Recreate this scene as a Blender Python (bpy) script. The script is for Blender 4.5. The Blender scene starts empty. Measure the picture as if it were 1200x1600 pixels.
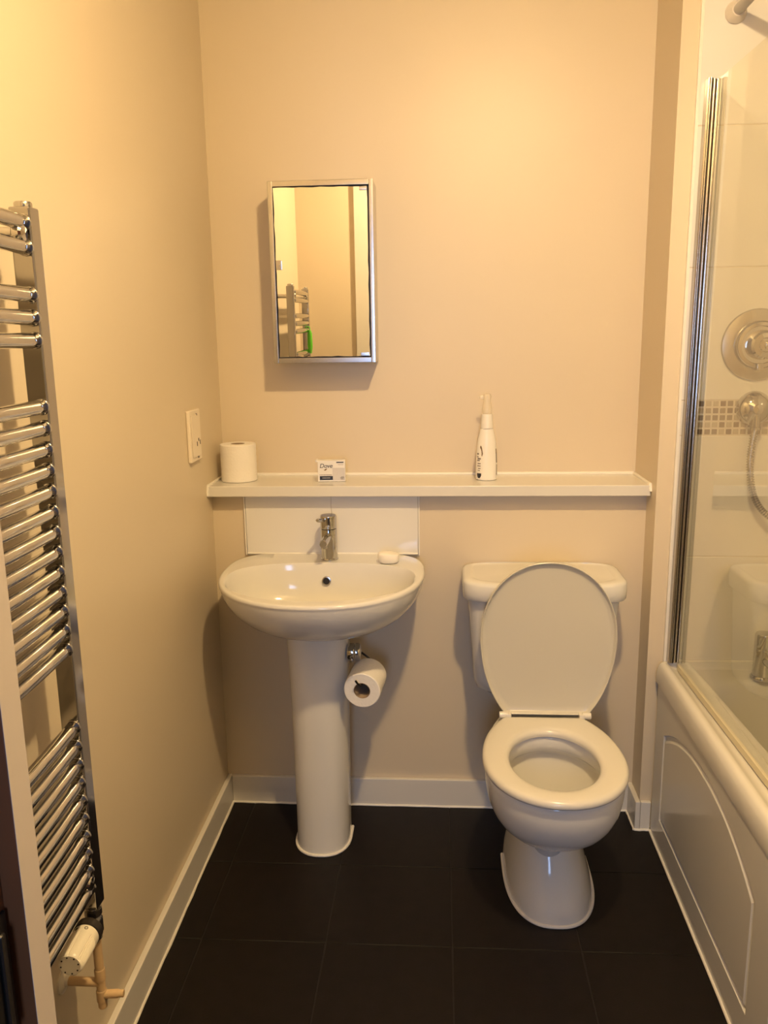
import bpy, bmesh, math, random
from mathutils import Vector, Matrix
random.seed(4)
S = bpy.context.scene
COL = S.collection
PI = math.pi

# ------------------------------------------------------------------ camera
cd = bpy.data.cameras.new('camera'); cam = bpy.data.objects.new('camera', cd); COL.objects.link(cam)
p, yw, ro = math.radians(11.849), math.radians(3.934), math.radians(0.860)
fw = Vector((-math.sin(yw)*math.cos(p), math.cos(yw)*math.cos(p), -math.sin(p)))
rt = Vector((math.cos(yw), math.sin(yw), 0)); dn = fw.cross(rt)
rt2 = math.cos(ro)*rt + math.sin(ro)*dn; dn2 = -math.sin(ro)*rt + math.cos(ro)*dn
M = Matrix((rt2, -dn2, -fw)).transposed().to_4x4(); M.translation = (0, 0, 1.40)
cam.matrix_world = M
cd.sensor_fit = 'VERTICAL'; cd.sensor_height = 32; cd.lens = 1283.5/1600*32
cd.clip_start = 0.02
S.camera = cam

# ------------------------------------------------------------------ world, lights, exposure
w = bpy.data.worlds.new('world'); S.world = w; w.use_nodes = True
w.node_tree.nodes['Background'].inputs[0].default_value = (0.55, 0.62, 0.75, 1)
w.node_tree.nodes['Background'].inputs[1].default_value = 0.6
LAMP_COL = (1.0, 0.70, 0.345); LAMP_STRENGTH = 1560.0
LAMP_POS = (0.23, 0.85, 2.396)
dl = bpy.data.lights.new('hall_daylight', 'AREA'); dl.shape = 'RECTANGLE'; dl.size = 0.5; dl.size_y = 1.1
dl.energy = 29.0; dl.color = (0.40, 0.59, 1.0)
dlo = bpy.data.objects.new('hall_daylight', dl); COL.objects.link(dlo)
dlo.location = (-0.05, -1.80, 1.45); dlo.rotation_euler = (PI/2, 0, 0)
S.view_settings.view_transform = 'Standard'; S.view_settings.look = 'None'
S.view_settings.exposure = 0.0; S.view_settings.gamma = 1.0; S.view_settings.use_curve_mapping = False

# ------------------------------------------------------------------ materials
MATS = {}
def pm(name, col, rough=0.5, metal=0.0, spec=0.5, noise=0.0, nscale=8.0, bump=0.0, bscale=60.0, coat=0.0, dirt=None, emit=None, sss=0.0, alpha=1.0):
    m = bpy.data.materials.new(name); m.use_nodes = True
    nt = m.node_tree; b = nt.nodes['Principled BSDF']
    b.inputs['Base Color'].default_value = (*col, 1); b.inputs['Roughness'].default_value = rough
    b.inputs['Metallic'].default_value = metal; b.inputs['Specular IOR Level'].default_value = spec
    b.inputs['Coat Weight'].default_value = coat
    tc = nt.nodes.new('ShaderNodeTexCoord')
    if noise:
        n = nt.nodes.new('ShaderNodeTexNoise'); n.inputs['Scale'].default_value = nscale; n.inputs['Detail'].default_value = 5
        nt.links.new(tc.outputs['Object'], n.inputs['Vector'])
        mx = nt.nodes.new('ShaderNodeMix'); mx.data_type = 'RGBA'
        d = dirt or tuple(max(0, c*(1-noise)) for c in col)
        u = tuple(min(1, c*(1+noise*0.6)) for c in col)
        mx.inputs[6].default_value = (*d, 1); mx.inputs[7].default_value = (*u, 1)
        nt.links.new(n.outputs['Fac'], mx.inputs[0]); nt.links.new(mx.outputs[2], b.inputs['Base Color'])
    if bump:
        n2 = nt.nodes.new('ShaderNodeTexNoise'); n2.inputs['Scale'].default_value = bscale; n2.inputs['Detail'].default_value = 3
        nt.links.new(tc.outputs['Object'], n2.inputs['Vector'])
        bp = nt.nodes.new('ShaderNodeBump'); bp.inputs['Strength'].default_value = bump; bp.inputs['Distance'].default_value = 0.002
        nt.links.new(n2.outputs['Fac'], bp.inputs['Height']); nt.links.new(bp.outputs['Normal'], b.inputs['Normal'])
    if emit:
        b.inputs['Emission Color'].default_value = (*emit[:3], 1); b.inputs['Emission Strength'].default_value = emit[3]
    if alpha < 1: b.inputs['Alpha'].default_value = alpha
    MATS[name] = m
    return m
m_wall = pm('magnolia_paint', (0.665, 0.575, 0.435), 0.42, noise=0.02, nscale=3, bump=0.05, bscale=220)
m_ceil = pm('ceiling_paint', (0.60, 0.58, 0.55), 0.7, noise=0.02)
m_shade_brown = pm('shade_brown_lining', (0.16, 0.055, 0.018), 0.4, noise=0.2, nscale=15)  # dim hall-side shade of the door lining put into the colour
m_hall = pm('hall_paint', (0.40, 0.37, 0.34), 0.6, noise=0.02)
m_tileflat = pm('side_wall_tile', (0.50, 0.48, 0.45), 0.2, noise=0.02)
m_gloss = pm('gloss_white_paint', (0.70, 0.675, 0.63), 0.3, noise=0.02, nscale=6)
m_lining = pm('door_lining_paint', (0.62, 0.54, 0.45), 0.35, noise=0.03, nscale=6)
m_floor = pm('dark_vinyl', (0.0085, 0.0062, 0.0055), 0.5, noise=0.45, nscale=30, bump=0.12, bscale=400, spec=0.22)
m_grout_dark = pm('vinyl_joint', (0.012, 0.009, 0.008), 0.7, noise=0.1)
m_por = pm('white_porcelain', (0.70, 0.69, 0.66), 0.09, noise=0.01, nscale=4)
m_acr = pm('white_acrylic', (0.69, 0.675, 0.64), 0.16, noise=0.01, nscale=4)
m_plastic = pm('white_plastic', (0.80, 0.76, 0.68), 0.25, noise=0.01)
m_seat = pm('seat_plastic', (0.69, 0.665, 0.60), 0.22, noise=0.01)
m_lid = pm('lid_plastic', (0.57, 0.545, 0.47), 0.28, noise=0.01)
m_tile = pm('white_tile_glaze', (0.74, 0.725, 0.70), 0.12, noise=0.02, nscale=5)
m_grout = pm('tile_grout', (0.64, 0.585, 0.49), 0.8, noise=0.1, nscale=60)
m_seal = pm('white_sealant', (0.82, 0.79, 0.72), 0.4, noise=0.05, nscale=40)
m_chrome = pm('polished_chrome', (0.56, 0.55, 0.54), 0.06, 1.0, noise=0.02, nscale=12)
m_railchrome = pm('rail_chrome', (0.43, 0.42, 0.41), 0.1, 1.0, noise=0.04, nscale=20)
m_screenmetal = pm('screen_profile_metal', (0.42, 0.385, 0.335), 0.2, 1.0, noise=0.04, nscale=20)
m_chrome2 = pm('brushed_chrome', (0.52, 0.505, 0.48), 0.2, 1.0, noise=0.05, nscale=30)
m_dchrome = pm('dark_metal', (0.05, 0.045, 0.04), 0.3, 0.8, noise=0.1)
m_black = pm('black_edge_glue', (0.02, 0.015, 0.012), 0.5, noise=0.2, nscale=80)
m_mirror = pm('mirror_silver', (0.93, 0.92, 0.90), 0.01, 1.0, noise=0.004)
m_paper = pm('toilet_tissue', (0.84, 0.81, 0.76), 0.95, noise=0.03, nscale=30, bump=0.5, bscale=160)
m_card = pm('cardboard_core', (0.36, 0.27, 0.19), 0.9, noise=0.1, nscale=50)
m_pipe = pm('painted_pipe', (0.66, 0.47, 0.26), 0.4, noise=0.12, nscale=40)
m_trv = pm('valve_head_plastic', (0.80, 0.75, 0.62), 0.3, noise=0.02)
m_soap = pm('soap', (0.86, 0.82, 0.74), 0.45, noise=0.02, nscale=30)
m_box = pm('soap_carton', (0.80, 0.78, 0.75), 0.35, noise=0.02, nscale=30)
m_boxg = pm('soap_carton_pale_print', (0.62, 0.60, 0.59), 0.35, noise=0.06, nscale=40)
m_ink = pm('navy_ink', (0.02, 0.022, 0.035), 0.4, noise=0.05)
m_gold = pm('gold_ink', (0.20, 0.13, 0.06), 0.35, noise=0.1)
m_inkg = pm('grey_ink', (0.22, 0.19, 0.17), 0.5, noise=0.1)
m_bottle = pm('bottle_plastic', (0.83, 0.80, 0.74), 0.3, noise=0.01)
m_clear = pm('clear_cap_plastic', (0.85, 0.78, 0.66), 0.2, noise=0.01, alpha=0.42)
m_socket = pm('socket_plastic', (0.80, 0.72, 0.60), 0.3, noise=0.01)
m_mos = [pm('mosaic_brown', (0.17, 0.125, 0.08), 0.25, noise=0.12, nscale=90), pm('mosaic_taupe', (0.24, 0.19, 0.13), 0.25, noise=0.12, nscale=90),
         pm('mosaic_sand', (0.42, 0.36, 0.27), 0.25, noise=0.1, nscale=90)]
m_green = pm('green_plastic', (0.12, 0.55, 0.03), 0.35, noise=0.02)
m_rail = pm('grey_enamel_rail', (0.42, 0.40, 0.38), 0.3, noise=0.03)
m_flange = pm('flange_plastic', (0.66, 0.61, 0.55), 0.35, noise=0.02)
m_bulb = pm('warm_bulb_glass', (0.9, 0.85, 0.75), 0.4, noise=0.01, emit=(*LAMP_COL, LAMP_STRENGTH))
m_carpet = pm('hall_carpet', (0.20, 0.14, 0.10), 0.95, noise=0.2, nscale=200, bump=0.4, bscale=300)

def glass_mat(name, tint, boost=1.9):
    m = bpy.data.materials.new(name); m.use_nodes = True; nt = m.node_tree
    for n in list(nt.nodes): nt.nodes.remove(n)
    out = nt.nodes.new('ShaderNodeOutputMaterial'); mix = nt.nodes.new('ShaderNodeMixShader')
    tr = nt.nodes.new('ShaderNodeBsdfTransparent'); gl = nt.nodes.new('ShaderNodeBsdfGlossy')
    fr = nt.nodes.new('ShaderNodeFresnel'); fr.inputs['IOR'].default_value = 1.5
    ge = nt.nodes.new('ShaderNodeNewGeometry')
    a = nt.nodes.new('ShaderNodeMath'); a.operation = 'SUBTRACT'; a.inputs[0].default_value = 1.0
    b = nt.nodes.new('ShaderNodeMath'); b.operation = 'MULTIPLY'; b.use_clamp = True
    c = nt.nodes.new('ShaderNodeMath'); c.operation = 'MULTIPLY'; c.inputs[1].default_value = boost
    nt.links.new(ge.outputs['Backfacing'], a.inputs[1]); nt.links.new(fr.outputs[0], c.inputs[0])
    nt.links.new(a.outputs[0], b.inputs[0]); nt.links.new(c.outputs[0], b.inputs[1])
    tr.inputs[0].default_value = (*tint, 1); gl.inputs['Color'].default_value = (1, 1, 1, 1); gl.inputs['Roughness'].default_value = 0.0
    nt.links.new(b.outputs[0], mix.inputs[0]); nt.links.new(tr.outputs[0], mix.inputs[1]); nt.links.new(gl.outputs[0], mix.inputs[2])
    nt.links.new(mix.outputs[0], out.inputs[0])
    return m
m_glass = glass_mat('clear_screen_glass', (0.955, 0.965, 0.935))
m_pane = glass_mat('window_glass', (0.98, 0.98, 0.98))

# ------------------------------------------------------------------ mesh helpers (all in world coordinates)
def bmn(): return bmesh.new()
def merge(bm, t):
    me = bpy.data.meshes.new('tmp'); t.to_mesh(me); t.free(); bm.from_mesh(me); bpy.data.meshes.remove(me)
def box(bm, x0, x1, y0, y1, z0, z1, bev=0.0, seg=2, mat=None):
    t = bmesh.new()
    r = bmesh.ops.create_cube(t, size=1)
    for v in t.verts:
        v.co = Vector(((x0+x1)/2+v.co.x*(x1-x0), (y0+y1)/2+v.co.y*(y1-y0), (z0+z1)/2+v.co.z*(z1-z0)))
    if bev: bmesh.ops.bevel(t, geom=list(t.edges), offset=bev, segments=seg, affect='EDGES', profile=0.5)
    if mat is not None: bmesh.ops.transform(t, matrix=mat, verts=t.verts)
    merge(bm, t); return bm
def loft(bm, rings, cap0=False, cap1=False, closed=True):
    V = [[bm.verts.new(q) for q in r] for r in rings]
    n = len(V[0])
    for i in range(len(V)-1):
        for j in range(n if closed else n-1):
            k = (j+1) % n
            bm.faces.new((V[i][j], V[i][k], V[i+1][k], V[i+1][j]))
    if cap0: bm.faces.new(list(reversed(V[0])))
    if cap1: bm.faces.new(V[-1])
    return V
def tube(bm, pts, r, n=14, cap=True, ref=None):
    pts = [Vector(q) for q in pts]; rings = []
    t0 = (pts[1]-pts[0]).normalized()
    u = (ref or (Vector((0, 0, 1)) if abs(t0.z) < 0.9 else Vector((1, 0, 0))))
    u = (u - t0*u.dot(t0)).normalized()
    for i, q in enumerate(pts):
        t = (pts[min(i+1, len(pts)-1)]-pts[max(i-1, 0)]).normalized()
        u = (u - t*u.dot(t)).normalized(); v = t.cross(u)
        rr = r[i] if isinstance(r, (list, tuple)) else r
        rings.append([q + (u*math.cos(2*PI*k/n) + v*math.sin(2*PI*k/n))*rr for k in range(n)])
    loft(bm, rings, cap, cap); return bm
def lathe(bm, prof, org, axis=(0, 0, 1), n=32, sx=1.0, sy=1.0, cap=True):
    ax = Vector(axis).normalized(); u = Vector((1, 0, 0)) if abs(ax.x) < 0.9 else Vector((0, 1, 0))
    u = (u-ax*u.dot(ax)).normalized(); v = ax.cross(u); o = Vector(org)
    rings = [[o + ax*h + u*(math.cos(2*PI*k/n)*max(r, 1e-5)*sx) + v*(math.sin(2*PI*k/n)*max(r, 1e-5)*sy) for k in range(n)] for r, h in prof]
    loft(bm, rings, cap, cap); return bm
def spline(pts, n=8):
    P = [Vector(q) for q in pts]; P = [2*P[0]-P[1]] + P + [2*P[-1]-P[-2]]; out = []
    for i in range(1, len(P)-2):
        for k in range(n):
            t = k/n; a, b, c, d = P[i-1], P[i], P[i+1], P[i+2]
            out.append(0.5*((2*b)+(c-a)*t+(2*a-5*b+4*c-d)*t*t+(3*b-a-3*c+d)*t**3))
    out.append(P[-2]); return out
ROOT = {}
def finish(name, bm, mat, parent=None, smooth=True, ang=38, base=None):
    off = ROOT.get(parent.name, Vector((0, 0, 0))) if parent else Vector(base or (0, 0, 0))
    bmesh.ops.recalc_face_normals(bm, faces=bm.faces)
    for v in bm.verts: v.co -= off
    me = bpy.data.meshes.new(name); bm.to_mesh(me); bm.free()
    me.materials.append(mat)
    if smooth:
        for f in me.polygons: f.use_smooth = True
        me.set_sharp_from_angle(angle=math.radians(ang))
    o = bpy.data.objects.new(name, me); COL.objects.link(o)
    if smooth and ang == 38:
        wm = o.modifiers.new('weighted', 'WEIGHTED_NORMAL'); wm.keep_sharp = True; wm.weight = 60
    if parent: o.parent = parent
    else: o.location = off
    ROOT[o.name] = off
    return o
def thing(name, label, cat, loc, group=None):
    o = bpy.data.objects.new(name, None); COL.objects.link(o); o.location = loc; o.empty_display_size = 0.05
    o['label'] = label; o['category'] = cat
    if group: o['group'] = group
    ROOT[o.name] = Vector(loc); return o
def struct(name, bm, mat, parent=None, smooth=False, ang=38):
    o = finish(name, bm, mat, parent, smooth, ang)
    if not parent: o['kind'] = 'structure'
    return o
def tag(o, label, cat, group=None):
    o['label'] = label; o['category'] = cat
    if group: o['group'] = group
    return o
def lab(o, s): o['label'] = s; return o

# ------------------------------------------------------------------ room shell
XL, XR, YB, YN, ZC = -0.655, 1.30, 2.44, 0.482, 2.40
YBOX, YCOL, XCOL, XTILE = 2.293, 2.195, 0.577, 0.620
struct('wall_left', box(bmn(), XL-0.1, XL, YN-0.15, YB+0.1, -0.05, ZC), m_wall)
struct('wall_back', box(bmn(), XL-0.1, XCOL, YB, YB+0.1, 0.95, ZC), m_wall)
wbx = struct('wall_boxing', box(bmn(), XL, XCOL, YBOX, YB+0.1, -0.05, 0.971), m_wall)
struct('wall_column', box(bmn(), XCOL, XTILE, YCOL, YB+0.1, -0.05, ZC), m_wall)
wbe = struct('wall_bath', box(bmn(), XTILE, XR+0.1, YCOL-0.0066, YB+0.1, -0.05, ZC), m_grout)
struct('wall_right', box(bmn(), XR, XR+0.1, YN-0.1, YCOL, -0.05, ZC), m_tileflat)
struct('ceiling', box(bmn(), XL-0.1, XR+0.1, -1.8, YB+0.1, ZC, ZC+0.1), m_ceil)
fl = struct('floor', box(bmn(), XL-0.1, XR+0.1, 0.42, YB+0.1, -0.06, -0.0022), m_grout_dark)
# vinyl tiles 300 mm on a grid, each its own piece
g = 0.0012
xs = [0.03+0.3*k for k in range(-3, 3)]; ys = [1.685+0.297*k for k in range(-5, 3)]
for i in range(len(xs)-1):
    for j in range(len(ys)-1):
        x0, x1, y0, y1 = max(xs[i], XL), min(xs[i+1], 0.66), max(ys[j], 0.42), min(ys[j+1], YBOX)
        if x1-x0 < 0.02 or y1-y0 < 0.02: continue
        dz = random.uniform(-0.0003, 0.0)
        finish('floor_tile', box(bmn(), x0+g, x1-g, y0+g, y1-g, -0.004, dz, 0.0008, 1), m_floor, fl)
# wall with the doorway the photograph is taken through, and the hall behind it
YH = 0.34
wf = bmn(); DX0, DX1, DZ = -0.302, 0.478, 2.02
box(wf, XL-0.1, DX0, YH, YN, -0.05, ZC); box(wf, DX1, XR+0.1, YH, YN, -0.05, ZC); box(wf, DX0, DX1, YH, YN, DZ, ZC)
struct('wall_front', wf, m_wall)
hl = bmn(); box(hl, -1.0, -0.9, -1.7, YH, -0.05, ZC); struct('wall_hall_left', hl, m_hall)
hl = bmn(); box(hl, 0.9, 1.0, -1.7, YH, -0.05, ZC); struct('wall_hall_right', hl, m_hall)
hb = bmn(); box(hb, -0.9, -0.32, -1.7, -1.6, -0.05, ZC); box(hb, 0.22, 0.9, -1.7, -1.6, -0.05, ZC)
box(hb, -0.32, 0.22, -1.7, -1.6, -0.05, 0.9); box(hb, -0.32, 0.22, -1.7, -1.6, 2.02, ZC); struct('wall_hall_back', hb, m_hall)
struct('floor_hall', box(bmn(), -1.0, 1.0, -1.7, 0.42, -0.06, -0.003), m_carpet)
wd = struct('window_1', box(bmn(), -0.32, 0.22, -1.655, -1.650, 0.9, 2.02), m_pane)
wfr = bmn()
for a in ((-0.32, -0.29, 0.9, 2.02), (0.19, 0.22, 0.9, 2.02), (-0.29, 0.19, 0.9, 0.93), (-0.29, 0.19, 1.99, 2.02)):
    box(wfr, a[0], a[1], -1.67, -1.63, a[2], a[3], 0.003)
finish('window_frame', wfr, m_gloss, wd)
# door lining: rebated jambs, door stop, architrave on the room side
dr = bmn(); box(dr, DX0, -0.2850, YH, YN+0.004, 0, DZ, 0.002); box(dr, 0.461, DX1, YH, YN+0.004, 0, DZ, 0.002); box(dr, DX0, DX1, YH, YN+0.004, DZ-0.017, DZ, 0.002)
d1 = struct('door_1', dr, m_shade_brown)
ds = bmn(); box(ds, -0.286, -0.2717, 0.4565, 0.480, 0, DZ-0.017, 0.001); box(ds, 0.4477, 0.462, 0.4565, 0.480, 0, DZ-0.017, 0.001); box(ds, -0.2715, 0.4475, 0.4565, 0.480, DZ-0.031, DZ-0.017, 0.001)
finish('door_stop', ds, m_shade_brown, d1)  # dark brown paints the shade on the step facing the hall
ds = bmn(); box(ds, -0.2717, -0.2714, 0.4567, 0.4800, 0, DZ-0.017); box(ds, 0.4474, 0.4477, 0.4565, 0.4800, 0, DZ-0.017)
lab(finish('stop_facing', ds, m_lining, d1, False), 'pale painted face of the door stop')
ar = bmn(); box(ar, -0.372, -0.2865, YN, YN+0.016, 0, DZ+0.070, 0.004); box(ar, 0.462, 0.548, YN, YN+0.016, 0, DZ+0.070, 0.004); box(ar, -0.2865, 0.462, YN, YN+0.016, DZ-0.012, DZ+0.070, 0.004)
finish('architrave', ar, m_gloss, d1)
sp = bmn(); box(sp, -0.2855, -0.2825, 0.425, 0.4535, 0.92, 1.040, 0.001); box(sp, -0.2830, -0.279, 0.440, 0.446, 0.955, 1.030, 0.002)
lab(finish('strike_plate', sp, m_dchrome, d1), 'dark metal strike plate let into the door lining')

# baseboards
def bboard(name, x0, x1, y0, y1, cham):
    b = bmn(); box(b, x0, x1, y0, y1, 0, 0.089, 0.0035)
    return struct(name, b, m_gloss, smooth=True)
bl = bboard('baseboard_left', XL, XL+0.015, YN+0.016, YBOX, 0)
bb = bboard('baseboard_back', XL+0.015, XCOL, YBOX-0.015, YBOX, 0)
bc = bboard('baseboard_column', XCOL-0.015, XCOL, YCOL-0.015, YBOX-0.015, 0)
bc2 = bmn(); box(bc2, XCOL, 0.606, YCOL-0.015, YCOL, 0, 0.089, 0.0035); finish('baseboard_face', bc2, m_gloss, bc, True)
def bead(pts, r=0.004, parent=None, mat=None):
    b = bmn(); tube(b, pts, r, 8); return finish('sealant', b, mat or m_seal, parent)
def wob(a, b, n=26, s=0.0009):
    a, b = Vector(a), Vector(b)
    return [a.lerp(b, i/n)+Vector((random.uniform(-s, s), random.uniform(-s, s), random.uniform(-s, s)*0.5)) for i in range(n+1)]
bead(wob((XL+0.0155, 0.51, 0.001), (XL+0.0155, YBOX-0.016, 0.001), 40), 0.0042, bl)
bead(wob((XL+0.016, YBOX-0.0155, 0.001), (XCOL-0.016, YBOX-0.0155, 0.001), 40), 0.0038, bb)
bead(wob((XCOL-0.0155, YBOX-0.016, 0.001), (XCOL-0.0155, YCOL-0.016, 0.001), 10), 0.0038, bc)
bead(wob((XCOL-0.0155, YCOL-0.0155, 0.001), (0.604, YCOL-0.0155, 0.001), 6), 0.0042, bc)

# bath end wall: large white tiles and a mosaic band on grout
YT = YCOL-0.008
def tile(x0, x1, z0, z1):
    finish('tile', box(bmn(), x0, x1, YT, YCOL+0.002, z0, z1, 0.0012, 1), m_tile, wbe)
gx = 0.0012
for (z0, z1) in ((0.47, 0.817), (0.817, 1.143), (1.234, 1.565), (1.565, 1.896), (1.896, 2.228), (2.228, ZC)):
    for (x0, x1) in ((XTILE+0.0025, 1.02), (1.02, XR)):
        tile(x0+gx, x1-gx, z0+gx, z1-gx)
px = 0.0182
mosm = [bmesh.new() for _ in range(1)]
mm = box(bmn(), -0.0067, 0.0067, YT+0.0002, YCOL+0.002, -0.0067, 0.0067, 0.0008, 1)
base_m = []
mt = bpy.data.meshes.new('mosaic_tile'); mm.to_mesh(mt); mm.free()
for k in range(3):
    c = mt.copy(); c.materials.append(m_mos[k]); base_m.append(c)
pat = ["0022012121", "1210100121", "1110112012", "1222020200", "2000202100"]
finish('tile', box(bmn(), XTILE+0.0065, 0.6500, YT, YCOL+0.002, 1.1445, 1.2328, 0.0008, 1), m_tile, wbe)
for r in range(5):
    for c in range(35):
        k = int(pat[r][c]) if c < 10 else random.choice((0, 1, 2, 1))
        o = bpy.data.objects.new('mosaic_tile', base_m[k]); COL.objects.link(o); o.parent = wbe
        o.location = (0.6600+px*c, 0, 1.2255-px*r)
trm = bmn(); box(trm, XTILE-0.001, XTILE+0.0065, YT-0.001, YCOL+0.002, 0.50, ZC, 0.001); finish('tile_trim', trm, m_seal, wbe)
# splash tiles behind the basin
for (x0, x1) in ((-0.557, -0.3092), (-0.3078, -0.061)):
    finish('tile', box(bmn(), x0, x1, YBOX-0.008, YBOX+0.001, 0.796, 0.968, 0.0012, 1), m_tile, wbx)
tt = bmn(); box(tt, -0.562, -0.558, YBOX-0.009, YBOX+0.001, 0.792, 0.970, 0.001); box(tt, -0.060, -0.056, YBOX-0.009, YBOX+0.001, 0.792, 0.970, 0.001)
finish('tile_trim', tt, m_seal, wbx)
jt = bmn(); box(jt, -0.3093, -0.3077, YBOX-0.006, YBOX+0.001, 0.796, 0.968); finish('tile_grout', jt, m_grout, wbx)

# ------------------------------------------------------------------ ceiling lamp (out of frame, lights the room)
lp = thing('ceiling_lamp', 'small warm domed ceiling light with a white bezel', 'lamp', (LAMP_POS[0], LAMP_POS[1], ZC))
finish('bezel', lathe(bmn(), [(0.046, 0.0), (0.046, -0.004), (0.048, -0.006), (0.055, -0.0055), (0.058, -0.003), (0.058, 0.0)], (LAMP_POS[0], LAMP_POS[1], ZC), n=40, cap=False), m_plastic, lp)
finish('lens', lathe(bmn(), [(0.0, -0.036), (0.014, -0.0345), (0.027, -0.030), (0.038, -0.0215), (0.044, -0.0105), (0.0455, 0.0), (0.0, 0.002)], LAMP_POS, n=32), m_bulb, lp)

# ------------------------------------------------------------------ shelf
sh = tag(finish('wall_shelf', box(bmn(), XL+0.002, XCOL-0.002, 2.243, YB, 0.9715, 1.002, 0.003, 3), m_acr, base=(0, YB, 0.97)), 'long white gloss shelf capping the boxed wall above the washbasin', 'shelf')
sl = bmn()
tube(sl, [(XL+0.004, YB-0.002, 1.004), (XCOL-0.004, YB-0.002, 1.004)], 0.006, 10)
tube(sl, [(XL+0.004, YB-0.002, 1.004), (XL+0.003, 2.245, 1.003), (XL+0.002, 2.242, 0.985), (XL+0.002, 2.243, 0.974)], 0.004, 10)
tube(sl, [(XCOL-0.004, YB-0.002, 1.004), (XCOL-0.003, 2.245, 1.003), (XCOL-0.002, 2.243, 0.985)], 0.005, 10)
finish('sealant', sl, m_seal, sh)

# ------------------------------------------------------------------ washbasin
BX, BYB = -0.312, 2.290
NB = 120
def se(a, n): return math.copysign(abs(a)**(2.0/n), a)
def b_outer(s, z, a=0.2735, b=0.285, yc=2.112):
    pts = []
    for k in range(NB):
        t = 2*PI*k/NB; c, d = math.cos(t), math.sin(t)
        if d < 0: x, y = a*se(c, 2.15)*s, yc+b*se(d, 2.15)*s
        else: x, y = a*se(c, 4.2)*s*(1-0.105*d), yc+0.19*se(d, 4.2)
        pts.append((BX+x, min(y, BYB), z if not callable(z) else z(y)))
    return pts
def b_inner(s, z, yc=2.055, a=0.250, bf=0.188, bb_=0.136):
    pts = []
    for k in range(NB):
        t = 2*PI*k/NB; c, d = math.cos(t), math.sin(t)
        if d < 0: x, y = a*se(c, 2.15)*s, bf*se(d, 2.15)*s
        else: x, y = a*se(c, 2.5)*s, bb_*se(d, 2.7)*s
        pts.append((BX+x, yc+y, z))
    return pts
wbn = thing('washbasin', 'white porcelain washbasin on a pedestal under the long shelf', 'sink', (BX, BYB, 0.63))
zt = lambda off: (lambda y: 0.7955-max(0, 2.2-y)*0.022+off)
rings = []
H = 0.133
for q in (0.0, 0.12, 0.25, 0.38, 0.5, 0.62, 0.73, 0.83, 0.91, 0.97, 1.0):
    ang = q*PI/2
    s = 0.30+0.69*(0.85*math.sin(ang)+0.15*q); z = 0.776-H*math.cos(ang)**1.06
    rings.append(b_outer(s, z))
rings += [b_outer(0.997, lambda y: 0.5*(0.776+zt(-0.006)(y))), b_outer(0.9975, zt(-0.006)), b_outer(0.993, zt(-0.002)), b_outer(0.984, zt(0.0003)), b_outer(0.970, zt(0.0008))]
def lerp_ring(A, B, t): return [tuple(A[i][j]*(1-t)+B[i][j]*t for j in range(3)) for i in range(len(A))]
edge = [(x, y, zt(0.0)(y)) for x, y, z in b_inner(1.0, 0)]
rings += [lerp_ring(rings[-1], edge, 0.5), edge]
e2 = [(x, y, zt(-0.006)(y)) for x, y, z in b_inner(0.982, 0)]; rings.append(e2)
for s, z in ((0.968, 0.772), (0.95, 0.755), (0.925, 0.735), (0.88, 0.712), (0.80, 0.692), (0.68, 0.676), (0.5, 0.665), (0.3, 0.659), (0.12, 0.656)):
    rings.append(b_inner(s, z))
bm = bmn(); loft(bm, rings, True, True); finish('bowl', bm, m_por, wbn, ang=50)
ov = bmn(); oc = Vector((BX-0.001, 2.1795, 0.746)); oa = Vector((0, -1, 0.16))
lathe(ov, [(0.0095, -0.004), (0.0125, -0.002), (0.0125, 0.003), (0.0095, 0.0035), (0.0092, 0.0)], oc, oa, 24, cap=False); ovo = finish('overflow', ov, m_chrome2, wbn)
finish('overflow_hole', lathe(bmn(), [(0.0, -0.003), (0.0098, -0.003), (0.0098, 0.001), (0.0, 0.001)], oc, oa, 20), m_dchrome, ovo)
finish('waste', lathe(bmn(), [(0.0, 0.0), (0.02, 0.0), (0.021, 0.002), (0.017, 0.003), (0.0, 0.002)], (BX, 2.055, 0.656), n=20), m_chrome, wbn)
bead(wob((-0.556, 2.2835, 0.797), (-0.062, 2.2835, 0.797), 24, 0.0005), 0.0032, wbn)
# pedestal
def ped(hw, yf, z, yb=2.20):
    pts = []
    for k in range(64):
        t = 2*PI*k/64; c, d = math.cos(t), math.sin(t)
        pts.append((-0.331+hw*se(c, 2.3), 2.11+((2.11-yf)*se(d, 2.3) if d < 0 else (yb-2.11)*se(d, 5)), z))
    return pts
pd = thing('pedestal', 'white porcelain column standing on the floor beneath the washbasin', 'pedestal', (-0.331, 2.11, 0))
bm = bmn()
loft(bm, [ped(0.0752, 2.018, 0.0), ped(0.0752, 2.018, 0.012), ped(0.0748, 2.020, 0.03), ped(0.0748, 2.025, 0.10), ped(0.0765, 2.028, 0.25), ped(0.078, 2.03, 0.40), ped(0.081, 2.03, 0.52), ped(0.084, 2.028, 0.60), ped(0.0845, 2.028, 0.641)], True, True)
finish('column', bm, m_por, pd)
bs = bmn(); pp = [Vector(q)+Vector((0, 0, 0.003)) for q in ped(0.0772, 2.0150, 0.0)]
pp = [q for q in pp[33:]+pp[:1]]
tube(bs, [(pp[0].x, 2.16, 0.003)]+pp+[(pp[-1].x, 2.16, 0.003)], 0.0042, 8); finish('sealant', bs, m_seal, pd)

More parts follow.
